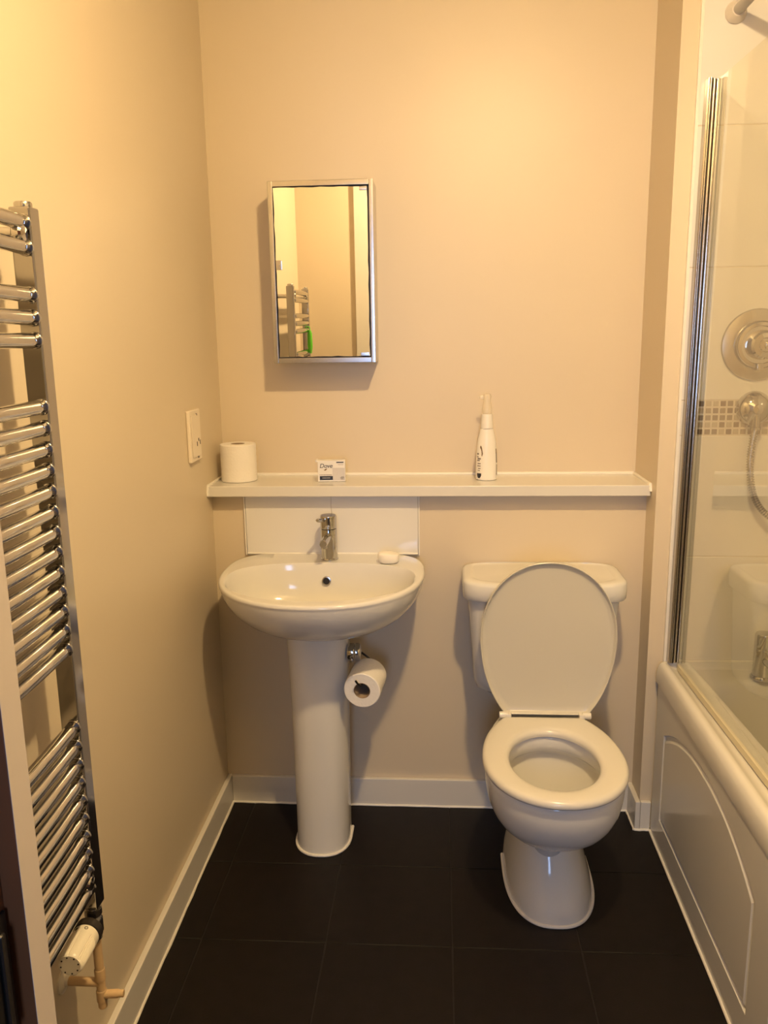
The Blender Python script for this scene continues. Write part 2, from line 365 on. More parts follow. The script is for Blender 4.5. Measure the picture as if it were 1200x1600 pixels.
# basin tap
TX, TY, TZ = -0.309, 2.228, 0.7965
tp = thing('basin_tap', 'chrome single-lever mixer tap on the back ledge of the washbasin', 'tap', (TX, TY, TZ))
finish('tap_body', lathe(bmn(), [(0, 0), (0.0248, 0), (0.0248, 0.003), (0.0232, 0.005), (0.0232, 0.088), (0.021, 0.0895), (0.0, 0.0895)], (TX, TY, TZ), n=40), m_chrome, tp)
b = bmn(); lathe(b, [(0, 0.091), (0.0222, 0.091), (0.0232, 0.0925), (0.0232, 0.124), (0.0215, 0.127), (0.0, 0.128)], (TX, TY, TZ), (0.0, -0.03, 1), n=40)
finish('tap_cap', b, m_chrome, tp)
b = bmn(); tube(b, [(TX-0.005, TY-0.012, TZ+0.114), (TX-0.014, TY-0.032, TZ+0.118), (TX-0.023, TY-0.055, TZ+0.123), (TX-0.025, TY-0.058, TZ+0.1235)], [0.0052, 0.0052, 0.0052, 0.003], 14); finish('tap_lever', b, m_chrome, tp)
b = bmn(); tube(b, [(TX, TY-0.012, TZ+0.069), (TX-0.002, TY-0.05, TZ+0.067), (TX-0.004, TY-0.088, TZ+0.065), (TX-0.004, TY-0.092, TZ+0.0648)], [0.0118, 0.0116, 0.0115, 0.0095], 20); sp_ = finish('tap_spout', b, m_chrome, tp)
b = bmn(); lathe(b, [(0, 0.0), (0.0088, 0.0), (0.0088, 0.005), (0, 0.005)], (TX-0.0035, TY-0.078, TZ+0.0505), n=18); finish('aerator', b, m_chrome2, sp_)

# soap bar on the basin ledge
b = bmn(); rg = []
for sc_, z in ((0.70, 0.0), (0.84, 0.002), (0.94, 0.007), (0.985, 0.0135), (1.0, 0.0190), (0.985, 0.0235), (0.93, 0.0265), (0.80, 0.0285), (0.4, 0.0297), (0.05, 0.0299)):
    rg.append([(-0.140+0.030*sc_*se(math.cos(2*PI*k/40), 2.2), 2.190+0.021*sc_*se(math.sin(2*PI*k/40), 2.2), 0.7965+z*(1-0.07*math.cos(2*PI*k/40))) for k in range(40)])
loft(b, rg, True, True)
sb = tag(finish('soap_bar', b, m_soap, base=(-0.142, 2.190, 0.797)), 'oval white bar of soap on the right of the basin ledge', 'soap')

# ------------------------------------------------------------------ roll holder and its roll
rh = thing('toilet_roll_holder', 'chrome roll holder with bent wire arm fixed to the pedestal side', 'holder', (-0.248, 2.10, 0.572))
b = bmn(); lathe(b, [(0, -0.006), (0.023, -0.006), (0.0245, -0.003), (0.0245, 0.010), (0.023, 0.0125), (0.0, 0.0125)], (-0.242, 2.09, 0.573), (1, 0, 0), 36); finish('rose', b, m_chrome, rh)
b = bmn(); lathe(b, [(0.0, 0.0135), (0.0225, 0.0135), (0.0245, 0.016), (0.0245, 0.024), (0.022, 0.028), (0.012, 0.031), (0.0, 0.032)], (-0.242, 2.09, 0.573), (1, 0, 0), 36); finish('cap', b, m_chrome, rh)
b = bmn(); lathe(b, [(0.0, 0.0), (0.005, 0.0), (0.005, 0.004), (0.0, 0.005)], (-0.234, 2.064, 0.560), (0, -1, 0), 14); finish('set_screw', b, m_chrome2, rh)
arm = spline([(-0.212, 2.09, 0.573), (-0.202, 2.10, 0.560), (-0.192, 2.125, 0.540), (-0.186, 2.132, 0.526), (-0.188, 2.118, 0.517), (-0.1965, 2.06, 0.5205), (-0.2035, 1.999, 0.5178), (-0.207, 1.990, 0.521), (-0.212, 1.984, 0.528), (-0.2165, 1.981, 0.5365)], 6)
b = bmn(); tube(b, arm, 0.0029, 10); finish('arm', b, m_dchrome, rh)
def roll(name, label, c, axis, h, r=0.0505, rc=0.0205, sq=None):
    t = thing(name, label, 'toilet roll', c, 'toilet rolls')
    ax = Vector(axis).normalized()
    prof = [(rc, 0.0), (r-0.002, 0.0), (r, 0.002)]+[(r+0.0004*math.sin(i*2.4), h*i/14) for i in range(1, 14)]+[(r, h-0.002), (r-0.002, h), (rc, h), (rc, 0.0)]
    b = bmn(); lathe(b, prof, c, axis, 56, cap=False); finish('paper', b, m_paper, t)
    b = bmn(); lathe(b, [(rc+0.0002, 0.0006), (rc-0.0012, 0.0), (rc-0.0012, h), (rc+0.0002, h-0.0006)], c, axis, 40, cap=False); finish('cardboard_tube', b, m_card, t)
    return t
rA = roll('toilet_roll', 'white toilet roll hanging on the chrome holder beside the pedestal', (-0.2025, 2.000, 0.501), (0.11, 0.99, 0.05), 0.098, 0.0485, 0.0222)
rB = roll('toilet_roll', 'white toilet roll standing upright at the left end of the shelf', (-0.5845, 2.346, 1.0025), (0, 0, 1), 0.108, 0.0518)

# soap carton
bxw = thing('soap_box', 'small white printed soap carton standing on the shelf above the tap', 'soap box', (-0.309, 2.33, 1.0025))
rotm = Matrix.Translation((-0.309, 2.328, 1.0025)) @ Matrix.Rotation(math.radians(3), 4, 'Z')
b = bmn(); box(b, -0.0395, 0.0395, -0.014, 0.016, 0.0, 0.0615, 0.0015, 2, rotm); finish('carton', b, m_box, bxw)
b = bmn(); box(b, -0.046, -0.0395, -0.010, 0.014, 0.056, 0.063, 0.001, 1, rotm); finish('carton_flap', b, m_box, bxw)
b = bmn(); box(b, 0.003, 0.0385, -0.0146, -0.0138, 0.004, 0.040, 0, 1, rotm); finish('pale_panel', b, m_boxg, bxw, False)
b = bmn(); box(b, -0.034, 0.0035, -0.0150, -0.0138, 0.0055, 0.0165, 0, 1, rotm); finish('dark_banner', b, m_ink, bxw, False)
b = bmn()
for k in range(11): box(b, -0.0265+k*0.0021, -0.0252+k*0.0021, -0.0154, -0.0149, 0.0102, 0.0122, 0, 1, rotm)
finish('banner_print', b, m_boxg, bxw, False)
b = bmn(); box(b, 0.0145, 0.035, -0.0150, -0.0138, 0.0545, 0.0572, 0, 1, rotm); finish('dark_mark', b, m_ink, bxw, False)
b = bmn()
for z in (0.0185, 0.0205):
    for k in range(15): box(b, -0.0345+k*0.0024, -0.0328+k*0.0024, -0.0146, -0.0138, z, z+0.0009, 0, 1, rotm)
for k in range(8): box(b, 0.0195+k*0.0019, 0.0208+k*0.0019, -0.0149, -0.0138, 0.0488, 0.0498, 0, 1, rotm)
for i, (x0, x1) in enumerate(((0.026, 0.034), (0.0245, 0.036), (0.027, 0.0355))): box(b, x0, x1, -0.0152, -0.0138, 0.0072+i*0.003, 0.0088+i*0.003, 0, 1, rotm)
finish('small_print', b, m_inkg, bxw, False)['kind'] = 'stuff'
fc = bpy.data.curves.new('tmp_text', 'FONT'); fc.body = 'Dove'; fc.size = 0.0175; fc.shear = 0.22; fc.extrude = 0.0002; fc.space_character = 0.95
fo = bpy.data.objects.new('tmp_text', fc); COL.objects.link(fo)
bpy.context.view_layer.update()
tm = bpy.data.meshes.new_from_object(fo); bpy.data.objects.remove(fo); bpy.data.curves.remove(fc)
b = bmn(); b.from_mesh(tm); bpy.data.meshes.remove(tm)
bmesh.ops.transform(b, matrix=rotm @ Matrix.Translation((-0.0345, -0.0146, 0.0405)) @ Matrix.Rotation(PI/2, 4, 'X'), verts=b.verts)
finish('lettering', b, m_ink, bxw, False)
b = bmn()   # little bird mark: body, wing and tail
def fl2(pts):
    f = [b.verts.new(rotm @ Vector((x, -0.0148, z))) for x, z in pts]; k = [b.verts.new(rotm @ Vector((x, -0.0139, z))) for x, z in pts]
    b.faces.new(f); b.faces.new(list(reversed(k)))
    for i in range(len(f)): b.faces.new((f[i], f[(i+1) % len(f)], k[(i+1) % len(f)], k[i]))
fl2([(-0.0225, 0.0338), (-0.0195, 0.0352), (-0.017, 0.0375), (-0.0125, 0.0385), (-0.0135, 0.0360), (-0.0155, 0.0335), (-0.018, 0.0322)])
finish('bird_mark', b, m_gold, bxw, False)

# ------------------------------------------------------------------ spray bottle
sbt = thing('spray_bottle', 'slim white spray bottle with clear pump top on the shelf', 'bottle', (0.135, 2.345, 1.0025))
BC = Vector((0.135, 2.345, 1.0025)); SY = 0.78
bprof = [(0.0, 0.0), (0.027, 0.0), (0.0298, 0.002), (0.0305, 0.008), (0.0305, 0.04), (0.0292, 0.075), (0.0268, 0.105), (0.0235, 0.124), (0.0205, 0.136), (0.019, 0.144), (0.0175, 0.147), (0.0, 0.147)]
finish('bottle_body', lathe(bmn(), bprof, BC, n=40, sy=SY), m_bottle, sbt)
finish('collar', lathe(bmn(), [(0.0, 0.1475), (0.0172, 0.1475), (0.0176, 0.150), (0.0155, 0.184), (0.0145, 0.188), (0.0, 0.188)], BC, n=36), m_bottle, sbt)
b = bmn(); lathe(b, [(0.0, 0.1885), (0.0135, 0.1885), (0.0138, 0.205), (0.0115, 0.216), (0.010, 0.226), (0.012, 0.236), (0.010, 0.243), (0.0, 0.245)], BC, n=28)
box(b, BC.x-0.021, BC.x-0.008, BC.y-0.006, BC.y+0.006, BC.z+0.229, BC.z+0.240, 0.003)
finish('pump_top', b, m_clear, sbt)
def brad(z):
    for (r0, z0), (r1, z1) in zip(bprof[1:], bprof[2:]):
        if z0 <= z <= z1: return r0+(r1-r0)*(z-z0)/max(1e-6, z1-z0)
    return 0.02
def patch(bm, a0, a1, z0, z1, n=5, e=0.0005):
    R = []; off = 13 if a0 < 270 else -8
    for i in range(4):
        z = z0+(z1-z0)*i/3; r = brad(z)+e
        R.append([BC+Vector((r*math.cos(math.radians(off+a0+(a1-a0)*k/n)), r*SY*math.sin(math.radians(off+a0+(a1-a0)*k/n)), z)) for k in range(n+1)])
    loft(bm, R, closed=False)
b = bmn()
for a0, a1, z0, z1 in ((192, 206, 0.066, 0.069), (190, 208, 0.0735, 0.078), (198, 222, 0.060, 0.0645), (194, 216, 0.0555, 0.0585), (200, 222, 0.047, 0.050), (198, 222, 0.040, 0.043), (204, 222, 0.033, 0.0355), (202, 218, 0.0275, 0.0295)): patch(b, a0, a1, z0, z1)
for a0, a1, z0, z1 in ((338, 352, 0.05, 0.08), (340, 350, 0.015, 0.045)): patch(b, a0, a1, z0, z1)
finish('label_print', b, m_inkg, sbt, False)['kind'] = 'stuff'
b = bmn()
for i in range(7): patch(b, 214+i*2.2, 217+i*2.2+3, 0.096-i*i*0.0005-0.004, 0.099-i*i*0.0005)
patch(b, 226, 231, 0.070, 0.080); patch(b, 338, 350, 0.078, 0.090)
finish('label_emblem', b, m_gold, sbt, False)['kind'] = 'stuff'
b = bmn(); patch(b, 196, 226, 0.013, 0.0205); patch(b, 199, 223, 0.009, 0.0135); patch(b, 204, 218, 0.0065, 0.0095); finish('label_badge', b, m_ink, sbt, False)

# ------------------------------------------------------------------ mirror cabinet
CX0, CX1, CY0, CZ0, CZ1 = -0.4625, -0.1765, 2.32, 1.3385, 1.8215
cb = thing('mirror_cabinet', 'narrow steel wall cabinet with a mirrored door above the washbasin', 'cabinet', ((CX0+CX1)/2, YB, CZ0))
b = bmn(); e = 0.0005
box(b, CX0+e, CX1-e, CY0+0.016, YB, CZ0+e, CZ1-e, 0.0008); finish('cabinet_body', b, m_chrome2, cb)
b = bmn()
for a in ((CX0, CX0+0.0135, CZ0, CZ1), (CX1-0.0115, CX1, CZ0, CZ1), (CX0+0.0135, CX1-0.0115, CZ1-0.0145, CZ1), (CX0+0.0135, CX1-0.0115, CZ0, CZ0+0.0145)):
    box(b, a[0], a[1], CY0, CY0+0.016, a[2], a[3], 0.0012)
finish('cabinet_frame', b, m_chrome2, cb)
b = bmn(); box(b, CX0+0.012, CX1-0.010, CY0+0.0135, CY0+0.016, CZ0+0.012, CZ1-0.012); finish('door_backing', b, m_black, cb, False)
MR = Matrix.Translation((-0.3195, CY0+0.0045, 1.580)) @ Matrix.Rotation(math.radians(0.6), 4, 'Z') @ Matrix.Rotation(math.radians(0.8), 4, 'X')
b = bmn(); hw, hh = 0.1268, 0.2235
loop = []
def edgepts(a, c, n=14, s=0.0012):
    a, c = Vector(a), Vector(c); return [a.lerp(c, i/n)+Vector((random.uniform(-s, s), 0, random.uniform(-s, s))) for i in range(n)]
loop = edgepts((-hw, 0, -hh), (hw, 0, -hh))+edgepts((hw, 0, -hh), (hw, 0, hh))+edgepts((hw, 0, hh), (-hw, 0, hh))+edgepts((-hw, 0, hh), (-hw, 0, -hh))
loft(b, [[MR @ q for q in loop], [MR @ (q+Vector((0, 0.002, 0))) for q in loop]], True, True)
finish('mirror', b, m_mirror, cb, False)
for n_, (x, z, ww, h_) in (('hinge', (0.1165, 0.2175, 0.0105, 0.0045)), ('hinge', (0.113, -0.2185, 0.0115, 0.005)), ('pull_plate', (-0.1195, 0.024, 0.0075, 0.0125))):
    b = bmn(); box(b, x-ww, x+ww, -0.005, 0.001, z-h_, z+h_, 0.001, 2, MR)
    if n_ == 'pull_plate': lathe(b, [(0, 0.0), (0.0025, 0.0), (0.0025, 0.002), (0, 0.0022)], MR @ Vector((x+0.002, -0.005, z)), (0, -1, 0), 12)
    finish(n_, b, m_chrome2, cb)

# ------------------------------------------------------------------ shaver socket on the left wall
sk = thing('shaver_socket', 'narrow white shaver socket on the left wall above the shelf', 'socket', (XL, 2.14, 1.156))
b = bmn(); box(b, XL, XL+0.010, 2.092, 2.188, 1.090, 1.226, 0.003, 3); finish('cover_plate', b, m_socket, sk)
b = bmn(); box(b, XL+0.010, XL+0.0125, 2.104, 2.176, 1.102, 1.214, 0.0015, 2); finish('raised_face', b, m_socket, sk)
for (y, z, a, c) in ((2.140, 1.136, 0.0025, 0.006), (2.155, 1.146, 0.003, 0.004), (2.168, 1.138, 0.0025, 0.006)):
    b = bmn(); box(b, XL+0.012, XL+0.0129, y-a, y+a, z-c, z+c); finish('pin_slot', b, m_black, sk, False)
for z in (1.213, 1.100):
    b = bmn(); lathe(b, [(0, 0), (0.003, 0), (0.003, 0.0032), (0, 0.0032)], (XL+0.0098, 2.150, z), (1, 0, 0), 12); finish('screw_cap', b, m_inkg, sk)

# ------------------------------------------------------------------ towel radiator on the left wall
RX, RY1, RY2, RZ0, RZ1 = -0.586, 1.188, 0.748, 0.472, 1.590
tr = thing('towel_radiator', 'tall chrome ladder towel radiator on the left wall', 'radiator', (RX, (RY1+RY2)/2, RZ0))
for y in (RY1, RY2):
    b = bmn(); box(b, RX-0.0155, RX+0.0155, y-0.015, y+0.015, RZ0, RZ1, 0.003, 3)
    r_ = finish('rail', b, m_railchrome, tr)
    b = bmn(); lathe(b, [(0, 0), (0.0125, 0), (0.0125, 0.006), (0.011, 0.008), (0, 0.008)], (RX, y, RZ1-0.0005), n=20); finish('end_plug', b, m_chrome2, r_)
tz = [1.5675, 1.5345, 1.4695, 1.438, 1.406]+[1.311-0.0313*k for k in range(13)]+[0.8045-0.0320*k for k in range(10)]
L0 = RY2+0.0145; L1 = RY1-0.0145
b = bmn()
pts = [(0, L0-ROOT['towel_radiator'].y+(L1-L0)*i/16, 0) for i in range(17)]
pts = [(0.006*math.sin(PI*i/16), pts[i][1], 0) for i in range(17)]
tube(b, pts, 0.0108, 20, True)
tube_me = bpy.data.meshes.new('tube'); b.to_mesh(tube_me); b.free(); tube_me.materials.append(m_chrome)
for f in tube_me.polygons: f.use_smooth = True
b = bmn()
lathe(b, [(0.0108, 0), (0.0122, 0.0005), (0.0122, 0.003), (0.0108, 0.0045)], (0, L1-ROOT['towel_radiator'].y-0.0042, 0), (0, 1, 0), 20, cap=False)
col_me = bpy.data.meshes.new('tube_collar'); b.to_mesh(col_me); b.free(); col_me.materials.append(m_chrome)
for f in col_me.polygons: f.use_smooth = True
for z in tz:
    o = bpy.data.objects.new('tube', tube_me); COL.objects.link(o); o.parent = tr; o.location = (0.0055, 0, z-RZ0)
    c = bpy.data.objects.new('tube_collar', col_me); COL.objects.link(c); c.parent = o
for (y, z) in ((RY1-0.037, 1.551), (RY2+0.037, 1.551), (RY1-0.025, 0.531), (RY2+0.025, 0.531)):
    b = bmn()
    lathe(b, [(0, 0), (0.018, 0), (0.018, 0.004), (0.009, 0.006), (0.009, 0.070), (0, 0.070)], (XL, y, z), (1, 0, 0), 24); br = finish('wall_bracket', b, m_chrome, tr)
    b = bmn(); lathe(b, [(0, 0.0), (0.0115, 0.0), (0.0125, 0.003), (0.0125, 0.010), (0.010, 0.013), (0, 0.0145)], (RX+0.003, y, z), (1, 0, 0), 24); finish('bracket_cap', b, m_chrome, br)
# thermostatic valve under the far rail
vz = 0.438
tv = thing('radiator_valve', 'white thermostatic valve head with black collar below the radiator', 'valve', (RX, RY1, vz))
b = bmn(); lathe(b, [(0, 0.0335), (0.0115, 0.0335), (0.0115, 0.029), (0.0145, 0.028), (0.0145, 0.017), (0.0115, 0.0155), (0.0115, 0.011), (0.0145, 0.007), (0.0145, -0.016), (0.011, -0.018), (0.011, -0.030), (0, -0.030)], (RX, RY1, vz), n=24)
lathe(b, [(0, 0), (0.0125, 0.0), (0.0125, 0.022), (0, 0.022)], (RX, RY1, vz+0.002), (0, -1, 0), 24)
finish('valve_body', b, m_chrome2, tv)
TA = Vector((0.03, -1, 0.0)); TO = Vector((RX, RY1, vz+0.002))
b = bmn(); lathe(b, [(0, 0.018), (0.0205, 0.018), (0.0232, 0.020), (0.0232, 0.034), (0.0205, 0.036), (0, 0.036)], TO, TA, 36); finish('collar', b, m_black, tv)
b = bmn(); n_ = 96; rgs = []
tau = TA.normalized(); uu = Vector((0, 0, 1)); vv = tau.cross(uu).normalized()
for h, r, rib in ((0.0345, 0.0, 0), (0.0345, 0.0208, 0), (0.036, 0.0218, 0), (0.050, 0.0220, 0), (0.053, 0.0220, 1), (0.096, 0.0206, 1), (0.100, 0.0190, 1), (0.102, 0.0172, 0), (0.102, 0.0, 0)):
    ring = []
    for k in range(n_):
        th = 2*PI*k/n_; q = (k % 32)/32
        rr = r-(0.0013 if (rib and q < 0.62 and k % 2) else 0)
        ring.append(TO+tau*h+(uu*math.cos(th)+vv*math.sin(th))*max(rr, 1e-5))
    rgs.append(ring)
loft(b, rgs, True, True); hd = finish('valve_head', b, m_trv, tv, ang=25)
b = bmn()
for k in range(8):
    th = 2*PI*k/8+0.2; c = TO+tau*0.1018+(uu*math.cos(th)+vv*math.sin(th))*0.0145
    lathe(b, [(0, 0), (0.0014, 0), (0.0014, 0.0008), (0, 0.0008)], c, tau, 8)
c = TO+tau*0.043+(uu*math.cos(0.5)-vv*math.sin(-0.5)*1.0)*0.0232
for th, rr in ((0.55, 0.0030), (-0.25, 0.0)):
    dr_ = (uu*math.cos(th)+vv*math.sin(th))
    if rr: lathe(b, [(0, 0), (rr, 0), (rr, 0.0008), (0, 0.0008)], TO+tau*0.043+dr_*0.0216, dr_, 14)
    else: lathe(b, [(0.0022, 0), (0.0030, 0), (0.0030, 0.0008), (0.0022, 0.0008), (0.0022, 0)], TO+tau*0.043+dr_*0.0216, dr_, 16, cap=False)
finish('dial_marks', b, m_black, hd, False)['kind'] = 'stuff'
# pipework
PX, PY = -0.587, 1.192
hp = thing('heating_pipe', 'cream painted copper pipe rising from the left wall to the radiator valve', 'pipe', (PX, PY, 0.31))
b = bmn(); lathe(b, [(0, 0.266), (0.0068, 0.266), (0.0078, 0.268), (0.0078, vz-0.031), (0, vz-0.031)], (PX, PY, 0.0), n=18)
for z0 in (0.332, 0.290): lathe(b, [(0.0078, z0-0.012), (0.0092, z0-0.010), (0.0092, z0+0.010), (0.0078, z0+0.012)], (PX, PY, 0.0), n=18, cap=False)
finish('upright_pipe', b, m_pipe, hp)
b = bmn(); lathe(b, [(0, 0), (0.0078, 0), (0.0078, PX-XL+0.002), (0, PX-XL)], (XL, PY, 0.316), (1, 0, 0), 18)
finish('wall_pipe', b, m_pipe, hp)
b = bmn(); lathe(b, [(0, 0), (0.021, 0), (0.021, 0.003), (0.010, 0.007), (0.0078, 0.012), (0.0, 0.012)], (XL, PY, 0.316), (1, 0, 0), 28); finish('wall_collar', b, m_trv, hp)
b = bmn(); lathe(b, [(0, 0), (0.0074, 0), (0.0074, 0.024), (0.0062, 0.026), (0.0062, 0.034), (0, 0.034)], (PX+0.004, PY, 0.292), (1, 0.1, 0.0), 18); finish('drain_cock', b, m_pipe, hp)

# green plastic handle hanging on the radiator, seen in the mirror only
b = bmn(); gx_, gy_ = RX+0.022, 0.80
tube(b, [(gx_, gy_, 1.405), (gx_, gy_, 1.39), (gx_, gy_, 1.33), (gx_+0.001, gy_, 1.30)], [0.006, 0.011, 0.012, 0.006], 14)
tube(b, spline([(gx_, gy_, 1.40), (gx_, gy_, 1.418), (gx_-0.016, gy_, 1.4205), (gx_-0.027, gy_, 1.405)], 5), 0.0025, 8)
gh = tag(finish('hanging_handle', b, m_green, base=(gx_, gy_, 1.30)), 'bright green plastic handle hooked on the radiator, visible in the mirror', 'brush handle')

# ------------------------------------------------------------------ toilet
TCX = 0.275
tl = thing('toilet', 'white close-coupled toilet with its lid raised against the cistern', 'toilet', (TCX, 2.0, 0))
NT = 96
def egg(s, z, hw=0.168, cx=0.270, cy=1.800, bf=0.200, bb2=0.270, clip=0.215, ns=2.08):
    pts = []
    for k in range(NT):
        t = 2*PI*k/NT; c, d = math.cos(t), math.sin(t)
        if d < 0: x, y = hw*se(c, ns)*s, bf*se(d, ns)*s
        else: x, y = hw*c*s, min(bb2*d*s, clip*s)
        if d >= 0 and bb2*d > clip:      # spread the clipped points along the straight back edge
            x = hw*c*s
        pts.append((cx+x, cy+y, z))
    return pts
def foot(hw, yf, yb, z, cx=TCX, n=2.5):
    pts = []; yc = (yf+yb)/2+0.02
    for k in range(NT):
        t = 2*PI*k/NT; c, d = math.cos(t), math.sin(t)
        pts.append((cx+hw*se(c, n), yc+((yc-yf)*se(d, n) if d < 0 else (yb-yc)*se(d, 4)), z))
    return pts
R = [foot(0.110, 1.763, 2.16, 0.0, 0.284), foot(0.1095, 1.763, 2.16, 0.012, 0.284), foot(0.106, 1.768, 2.155, 0.04, 0.283), foot(0.094, 1.785, 2.15, 0.09, 0.281), foot(0.081, 1.808, 2.145, 0.14, 0.278),
     foot(0.071, 1.832, 2.14, 0.185, 0.275), foot(0.068, 1.842, 2.14, 0.21, 0.274, 2.4), foot(0.074, 1.838, 2.15, 0.232, 0.272, 2.3)]
for q in (0.10, 0.22, 0.35, 0.48, 0.60, 0.72, 0.83, 0.92, 1.0):
    a = q*PI/2; s = 0.43+0.545*math.sin(a); z = 0.392-0.150*math.cos(a)
    R.append([(x, y, zz) for x, y, zz in egg(s, z, hw=0.166, bf=0.192, cy=1.800+0.03*(1-math.sin(a)), bb2=0.36, clip=0.34)])
R += [egg(0.975, 0.403, hw=0.166, bf=0.192, bb2=0.36, clip=0.34), egg(0.955, 0.4095, hw=0.166, bf=0.192, bb2=0.36, clip=0.34)]
inn = lambda s, z, cy=1.800, cx=0.270: egg(s, z, hw=0.115, cx=cx, cy=cy, bf=0.146, bb2=0.142, clip=1.0)
R += [inn(1.02, 0.4095), inn(1.0, 0.405), inn(1.0, 0.372), inn(1.06, 0.365), inn(1.12, 0.355), inn(1.10, 0.335), inn(0.98, 0.30), inn(0.80, 0.265, 1.815), inn(0.58, 0.232, 1.835), inn(0.40, 0.20, 1.855), inn(0.32, 0.15, 1.865)]
bm = bmn(); loft(bm, R, True, True); finish('pan', bm, m_por, tl, ang=60)
bs = bmn(); fp = [Vector(q)+Vector((0, 0, 0.003)) for q in foot(0.1125, 1.7605, 2.16, 0.0, 0.284)]
tube(bs, [q for q in fp[46:]+fp[:3]], 0.0045, 8); finish('sealant', bs, m_seal, tl)
# seat ring
hole = lambda s, z: egg(s, z, hw=0.104, cx=0.269, cy=1.797, bf=0.138, bb2=0.138, clip=1.0)
R = [egg(0.97, 0.4115), egg(0.99, 0.4125), egg(1.0, 0.417), egg(0.997, 0.424), egg(0.975, 0.4295), egg(0.94, 0.4315), egg(0.86, 0.432),
     hole(1.16, 0.4315), hole(1.06, 0.429), hole(1.01, 0.424), hole(1.0, 0.418), hole(1.01, 0.412), egg(0.97, 0.4115)]
bm = bmn(); loft(bm, R); bmesh.ops.remove_doubles(bm, verts=bm.verts, dist=1e-5); finish('seat', bm, m_seat, tl, ang=60)
# lid, standing up
LX, LY, LZ = 0.2795, 2.018, 0.429
lean = math.radians(0.4)
def lidpt(u, v, w):   # u across, v up the lid, w towards the wall
    return (LX+u, LY+w*math.cos(lean)+v*math.sin(lean), LZ+v*math.cos(lean)-w*math.sin(lean))
def lidring(s, w):
    return [lidpt(x, 0.215*1.0-y, w) for x, y, z in egg(s, 0, hw=0.174, cx=0, cy=0, bf=0.200, bb2=0.268, clip=0.212)]
R = [lidring(1.0, 0.006), lidring(1.0, 0.001), lidring(0.993, 0.0), lidring(0.982, 0.001), lidring(0.972, 0.008), lidring(0.955, 0.0105), lidring(0.90, 0.0115), lidring(0.6, 0.012), lidring(0.2, 0.012), lidring(0.02, 0.012)]
R2 = [lidring(1.0, 0.006), lidring(0.995, 0.013), lidring(0.97, 0.019), lidring(0.90, 0.0225), lidring(0.6, 0.024), lidring(0.02, 0.024)]
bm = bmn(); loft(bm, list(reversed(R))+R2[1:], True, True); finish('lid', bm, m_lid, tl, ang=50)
for sx in (-1, 1):
    hx = LX+(0.094 if sx > 0 else -0.103)
    b = bmn(); lathe(b, [(0, -0.011), (0.008, -0.011), (0.009, -0.009), (0.009, 0.009), (0.008, 0.011), (0, 0.011)], (hx+sx*0.009, LY-0.004, LZ+0.004), (1, 0, 0), 20)
    hg = finish('hinge', b, m_seat, tl)
    b = bmn(); box(b, hx-sx*0.004-0.007, hx-sx*0.004+0.007, LY-0.014, LY+0.012, 0.41, LZ+0.010, 0.003); finish('hinge_block', b, m_seat, hg)
# cistern
def cis(hw, yf, yc, z, n=3.4, cx=0.279):
    pts = []
    for k in range(NT):
        t = 2*PI*k/NT; c, d = math.cos(t), math.sin(t)
        x = hw*se(c, n)
        if d < 0:
            y = yc+(yc-yf)*se(d, 2.4)
            x = hw*se(c, 3.0)
        else: y = yc+(2.291-yc)*se(d, 12)
        pts.append((cx+x, y, z))
    return pts
R = [cis(0.150, 2.14, 2.20, 0.425), cis(0.176, 2.118, 2.175, 0.448), cis(0.183, 2.108, 2.165, 0.475), cis(0.188, 2.098, 2.155, 0.55), cis(0.196, 2.082, 2.145, 0.65), cis(0.202, 2.075, 2.14, 0.725)]
bm = bmn(); loft(bm, R, True, True); finish('cistern', bm, m_por, tl, ang=50)
R = [cis(0.200, 2.078, 2.14, 0.720), cis(0.212, 2.064, 2.132, 0.718), cis(0.2155, 2.059, 2.130, 0.723), cis(0.2165, 2.057, 2.130, 0.745), cis(0.2160, 2.058, 2.130, 0.762), cis(0.2135, 2.061, 2.131, 0.7685), cis(0.208, 2.067, 2.134, 0.7712), cis(0.192, 2.085, 2.145, 0.7718), cis(0.187, 2.090, 2.148, 0.7695), cis(0.183, 2.094, 2.15, 0.7688), cis(0.02, 2.19, 2.22, 0.7688)]
bm = bmn(); loft(bm, R, True, True); finish('cistern_lid', bm, m_por, tl, ang=50)
b = bmn(); box(b, TCX-0.09, TCX+0.10, 2.06, 2.22, 0.395, 0.43, 0.012, 3); finish('cistern_deck', b, m_por, tl)

